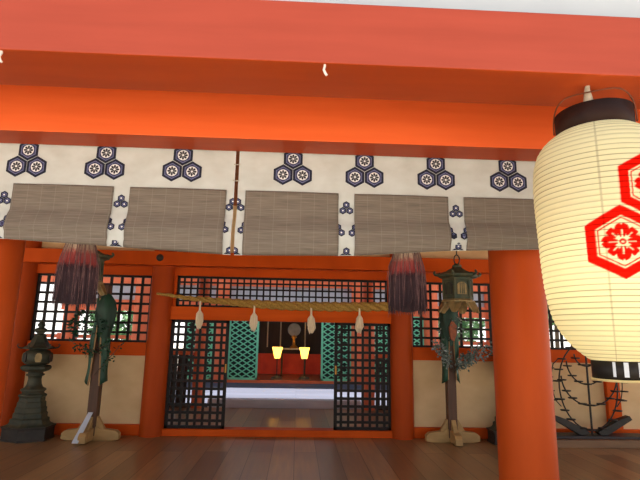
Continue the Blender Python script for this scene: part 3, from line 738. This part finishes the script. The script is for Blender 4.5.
masakaki(2.18, 6.95, 'right sakaki stand with leafy sprays, left of the thick front pillar', 5, False)

# ------------------------------------------------------------------ rack at the right with its platform
tag(box_obj('platform', (3.46, 6.9, 6.65, 7.10, 0, .10), 'platform_wood', bevel=.006), 'low brown wooden platform along the right wall under the iron rack', 'platform')
def rack(x, y, z):
    t = thing('arc_rack', 'dark iron rack of nested arcs and small plates below the paper lantern', 'rack', (x, y, z))
    b = B(); b.box(-.62, .75, -.13, .13, 0, .035); obj('base_board', b, 'base_dark', t, bevel=.005)
    for sg, lab in ((-1, 'l'), (1, 'r')):
        b = B(); b.poly([(sg * .10, -.05, .035), (sg * .20, -.05, .035), (sg * .56, -.05, .24), (sg * .53, -.05, .29), (sg * .38, -.05, .24), (sg * .06, -.05, .075)], (0, .10, 0)); obj('boat_wing', b, 'iron', t, bevel=.004)
    b = B(); b.tube([(0, 0, .035), (0, 0, 1.52)], .014, 8); obj('rod', b, 'iron', t)
    def arc(hw, zb, zt, y_, nplates, full):
        b = B(); pts = []
        for i in range(41):
            a = PI + PI * i / 40 if not full else PI * 0.62 + PI * 1.76 * i / 40
            pts.append((hw * math.cos(a), y_, zb + (zt - zb) * (1 + math.sin(a)) / (1 if not full else 2)))
        b.tube(pts, .010, 6); o = obj('arc', b, 'iron', t)
        for i in range(nplates):
            p = pts[int(round(40 * (i + .5) / nplates))]; q = B()
            q.lathe([(.055, 0), (.06, .007), (.06, .016), (.018, .018)], 12, (p[0] + (.03 if p[0] > 0 else -.03) * (1 if full else .3), p[1] - .02, p[2]))
            obj('plate', q, 'iron', o)
    arc(.42, .09, 1.28, 0, 17, True); arc(.40, .42, .82, -.03, 9, False); arc(.28, .70, 1.02, .02, 7, False); arc(.17, .95, 1.12, 0, 4, False)
    for sg in (-1, 1):
        b = B(); pts = [(sg * (.47 + .045 * math.sin(PI * k / 8)), .03, .48 + .062 * k) for k in range(9)]; pts = [(sg * .40, .02, .40)] + pts + [(sg * .38, .02, 1.06)]
        b.tube(pts, .007, 6); o = obj('side_arc', b, 'iron', t)
        for k in range(5):
            p = pts[1 + int(k * 1.75 + .5)]; q = B(); q.lathe([(.05, 0), (.055, .006), (.055, .014), (.015, .016)], 12, (p[0] + sg * .03, p[1], p[2])); obj('plate', q, 'iron', o)
rack(4.12, 6.86, .10)

# ------------------------------------------------------------------ beyond the doors: rear of the hall, court, far hall
tag(box_obj('step', (-1.70, 1.28, 9.78, 10.02, -.1, .15), 'step_wood', bevel=.008), 'pale weathered wooden step across the passage beyond the doors', 'step')
for x, lab in ((-1.88, 'slim red post beyond the left lattice door'), (1.42, 'slim red post beyond the right lattice door')):
    b = B(); b.lathe([(.12, -.1), (.12, 3.35)], 24); o = obj('post', b, 'far_red'); o.location = (x, 9.72, 0); tag(o, lab, 'post', 'rear posts of the hall')
for x0, x1, side in ((-5.6, -2.02, 'left'), (1.56, 5.6, 'right')):
    t = thing('barred_panel', 'low dark barred panel with orange rail seen through the %s lattice door' % side, 'panel', (x0, 9.72, 0))
    b = B(); n = int((x1 - x0) / .11)
    for i in range(n): b.box(.11 * i, .11 * i + .078, -.025, .025, 0, .98)
    b.box(0, x1 - x0, -.03, .03, 0, .06); b.box(0, x1 - x0, -.02, .02, .47, .51); obj('bars', b, 'dark_wall', t)
    b = B(); b.box(0, x1 - x0, -.05, .05, .98, 1.10); obj('rail', b, 'far_red', t)
tag(box_obj('rear_beam', (-7.2, 7.2, 9.42, 9.58, 2.62, 2.85), 'far_red'), 'red beam at the rear of the hall behind the transom lattice', 'beam')
# far hall
struct(box_obj('floor_far', (-9, 9, 14.45, 19, -.12, .05), 'far_floor'))
tag(box_obj('sill', (-9, 9, 14.38, 14.50, -.10, .07), 'far_red'), 'red front sill of the far hall behind the pale court', 'sill')
struct(box_obj('wall_far', (-3.4, 3.0, 17.6, 17.75, .05, 3.3), 'dark_wall'))
struct(box_obj('wall_far_upper', (-6.9, 7.0, 14.58, 14.66, 2.30, 3.3), 'white_plaster'))
struct(box_obj('ceiling_far', (-9.3, 9.3, 14.4, 18.2, 3.3, 3.42), 'roof'))
for z0, z1, lab in ((1.98, 2.30, 'lower red beam across the front of the far hall'), (2.78, 3.0, 'upper red beam across the white front of the far hall')):
    tag(box_obj('beam', (-6.9 if z0 < 2 else -9, 7.0, 14.46, 14.66, z0, z1), 'far_red'), lab, 'beam')
i = 0
for x in (-8.4, -6.6, -4.6, -2.24, 1.82, 4.0, 5.9):
    words = {-2.24: 'red pillar of the far hall left of the left green screen', 1.82: 'red pillar of the far hall right of the right green screen', 4.0: 'red far pillar seen through the right lattice window',
             -8.4: 'outermost left red pillar of the far hall', -6.6: 'second red far pillar from the left', -4.6: 'red far pillar seen at the right of the left lattice window', 5.9: 'red far pillar behind the thick front pillar'}[x]
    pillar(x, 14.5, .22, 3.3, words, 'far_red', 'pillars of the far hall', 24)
def diamond_screen(x0, x1, label):
    t = thing('green_screen', label, 'screen', (x0, 14.52, .07), 'green lattice screens of the far hall'); w = x1 - x0; h = 1.91
    b = B(); b.box(0, .06, -.03, .03, 0, h); b.box(w - .06, w, -.03, .03, 0, h); b.box(0, w, -.03, .03, 0, .06); b.box(0, w, -.03, .03, h - .06, h); obj('frame', b, 'green_screen', t)
    b = B(); p = .20; sl = .62
    k = -h / sl
    c = -h
    while c < w * sl + h:
        for sg in (1, -1):
            # line z = c + sl*x*sg (mirrored for sg = -1), cut to the frame
            xs = []
            x_a, x_b = max(0, (-c) / sl), min(w, (h - c) / sl)
            if x_b - x_a > .02:
                xa, xb = (x_a, x_b) if sg > 0 else (w - x_a, w - x_b)
                b.bar((xa, .012 * sg, c + sl * x_a), (xb, .012 * sg, c + sl * x_b), .02, .034)
        c += p * .78
    obj('diamond_lattice', b, 'green_screen', t)
    box_obj('backing', (.02, w - .02, .04, .05, .02, h - .02), 'screen_dark', t)
for x0, x1, lab in ((-2.02, -1.14, 'green diamond lattice screen left of the lit lamps'), (.71, 1.60, 'green diamond lattice screen right of the lit lamps'), (-3.3, -2.46, 'green screen behind the left lattice door'),
                    (2.04, 2.9, 'green screen behind the right lattice door'), (3.1, 3.80, 'green screen seen through the left end of the right lattice window')):
    diamond_screen(x0, x1, lab)
struct(box_obj('wall_far_altar', (-1.9, 1.5, 16.9, 17.0, .05, .72), 'altar_red'))
def lamp(x, label, copy=None):
    if copy: return dup(copy, (x, 15.3, .05), label)
    t = thing('lamp_stand', label, 'lamp', (x, 15.3, .05), 'lit lamp stands in the far hall')
    b = B(); b.lathe([(.17, 0), (.16, .04), (.06, .07), (.02, .09)], 20); obj('base', b, 'iron', t)
    b = B(); b.tube([(0, 0, .08), (0, 0, .62)], .014, 8); obj('stem', b, 'iron', t)
    b = B(); b.lathe([(.085, .60), (.10, .66), (.125, .80), (.165, .94), (.155, .94), (.09, .62)], 6, (0, 0, 0), 1, 0, 0, False, cap=False); obj('shade', b, 'lamp_shade', t)
    li = bpy.data.lights.new('lamp_light', 'POINT'); li.energy = 9; li.color = (1, .75, .35); li.shadow_soft_size = .08
    lo = bpy.data.objects.new('lamp_light', li); COL.objects.link(lo); lo.parent = t; lo.location = (0, 0, .80)
    return t
la = lamp(-.605, 'left lit yellow lamp on a slim stand in the far hall'); lamp(.235, 'right lit yellow lamp on a slim stand in the far hall', la)
tb_ = thing('altar_table', 'small low altar table between the lit lamps in the far hall', 'table', (-.11, 16.3, .05))
box_obj('table_top', (-.42, .42, -.2, .2, .84, .88), 'paper_white', tb_)
for sx_ in (-.38, .38):
    for sy_ in (-.16, .16): box_obj('leg', (sx_ - .025, sx_ + .025, sy_ - .025, sy_ + .025, 0, .84), 'dark_wall', tb_)
t = thing('round_mirror', 'round dull mirror on a gold stand above the lamps', 'mirror', (-.11, 16.3, .93))
b = B(); b.lathe([(.20, -.012), (.215, 0), (.20, .012)], 32); o = obj('disc', b, 'mirror', t); o.rotation_euler = (PI / 2, 0, 0); o.location = (0, -.03, .60)
b = B(); b.lathe([(.15, 0), (.12, .05), (.05, .10), (.04, .30), (.09, .36), (.05, .42)], 12); obj('stand', b, 'gold', t)
for x, lab in ((-.99, 'pale cord hanging beside the left green screen in the far hall'), (-.56, 'pale cord hanging above the left lit lamp'), (.26, 'pale cord hanging above the right lit lamp')):
    b = B(); b.tube([(0, 0, .95), (0, 0, 3.3)], .025, 6); o = obj('hanging_rope', b, 'cord'); o.location = (x, 16.4, 0); tag(o, lab, 'cord', 'cords in the far hall')

for x0, x1, side in ((-9, -4.85, 'left'), (4.25, 6.9, 'right')):
    t = thing('railing', 'red railing of the far hall seen low through the %s lattice window' % side, 'railing', (x0, 14.56, .07)); w = x1 - x0
    b = B(); b.box(0, w, -.04, .04, 1.10, 1.20); obj('top_rail', b, 'far_red', t)
    b = B(); b.box(0, w, -.03, .03, .55, .63); obj('middle_rail', b, 'far_red', t)
    b = B(); b.box(0, w, -.02, .02, 0, .30); obj('skirt_board', b, 'far_red', t)
    for k in range(5):
        b = B(); b.box(w * (k + .1) / 4.2 - .04, w * (k + .1) / 4.2 + .04, -.045, .045, 0, 1.24); obj('baluster', b, 'far_red', t)
# ------------------------------------------------------------------ outdoors beyond
def tree(x, y, h, r, label, seed):
    random.seed(seed); t = thing('tree', label, 'tree', (x, y, -1.2), 'trees beyond the court')
    b = B(); b.tube([(0, 0, 0), (.1, 0, h * .5), (0, .1, h * .8)], [.13, .10, .05], 8); obj('trunk', b, 'bark', t)
    b = B()
    for i in range(900):
        a = random.random() * 2 * PI; u = random.uniform(-1, 1); q = math.sqrt(1 - u * u); rr = r * (.75 + .3 * random.random())
        p = Vector((rr * q * math.cos(a), rr * q * math.sin(a), h * .72 + rr * u * .85)); leaf(b, p, Vector((random.uniform(-1, 1), random.uniform(-1, 1), random.uniform(-.6, .6))), r * .22, r * .09)
    obj('crown', b, 'tree', t)
for i, (x, y, h, r) in enumerate(((-8.8, 24, 4.3, 1.25), (7.5, 23, 4.6, 1.25), (10.6, 23, 4.6, 1.3), (13.2, 24.5, 6.0, 1.3))):
    tree(x, y, h, r, ('green tree seen through the left lattice window', 'green tree seen left in the right lattice window', 'green tree beyond the thick front pillar', 'green tree seen under the paper lantern')[i], 20 + i)
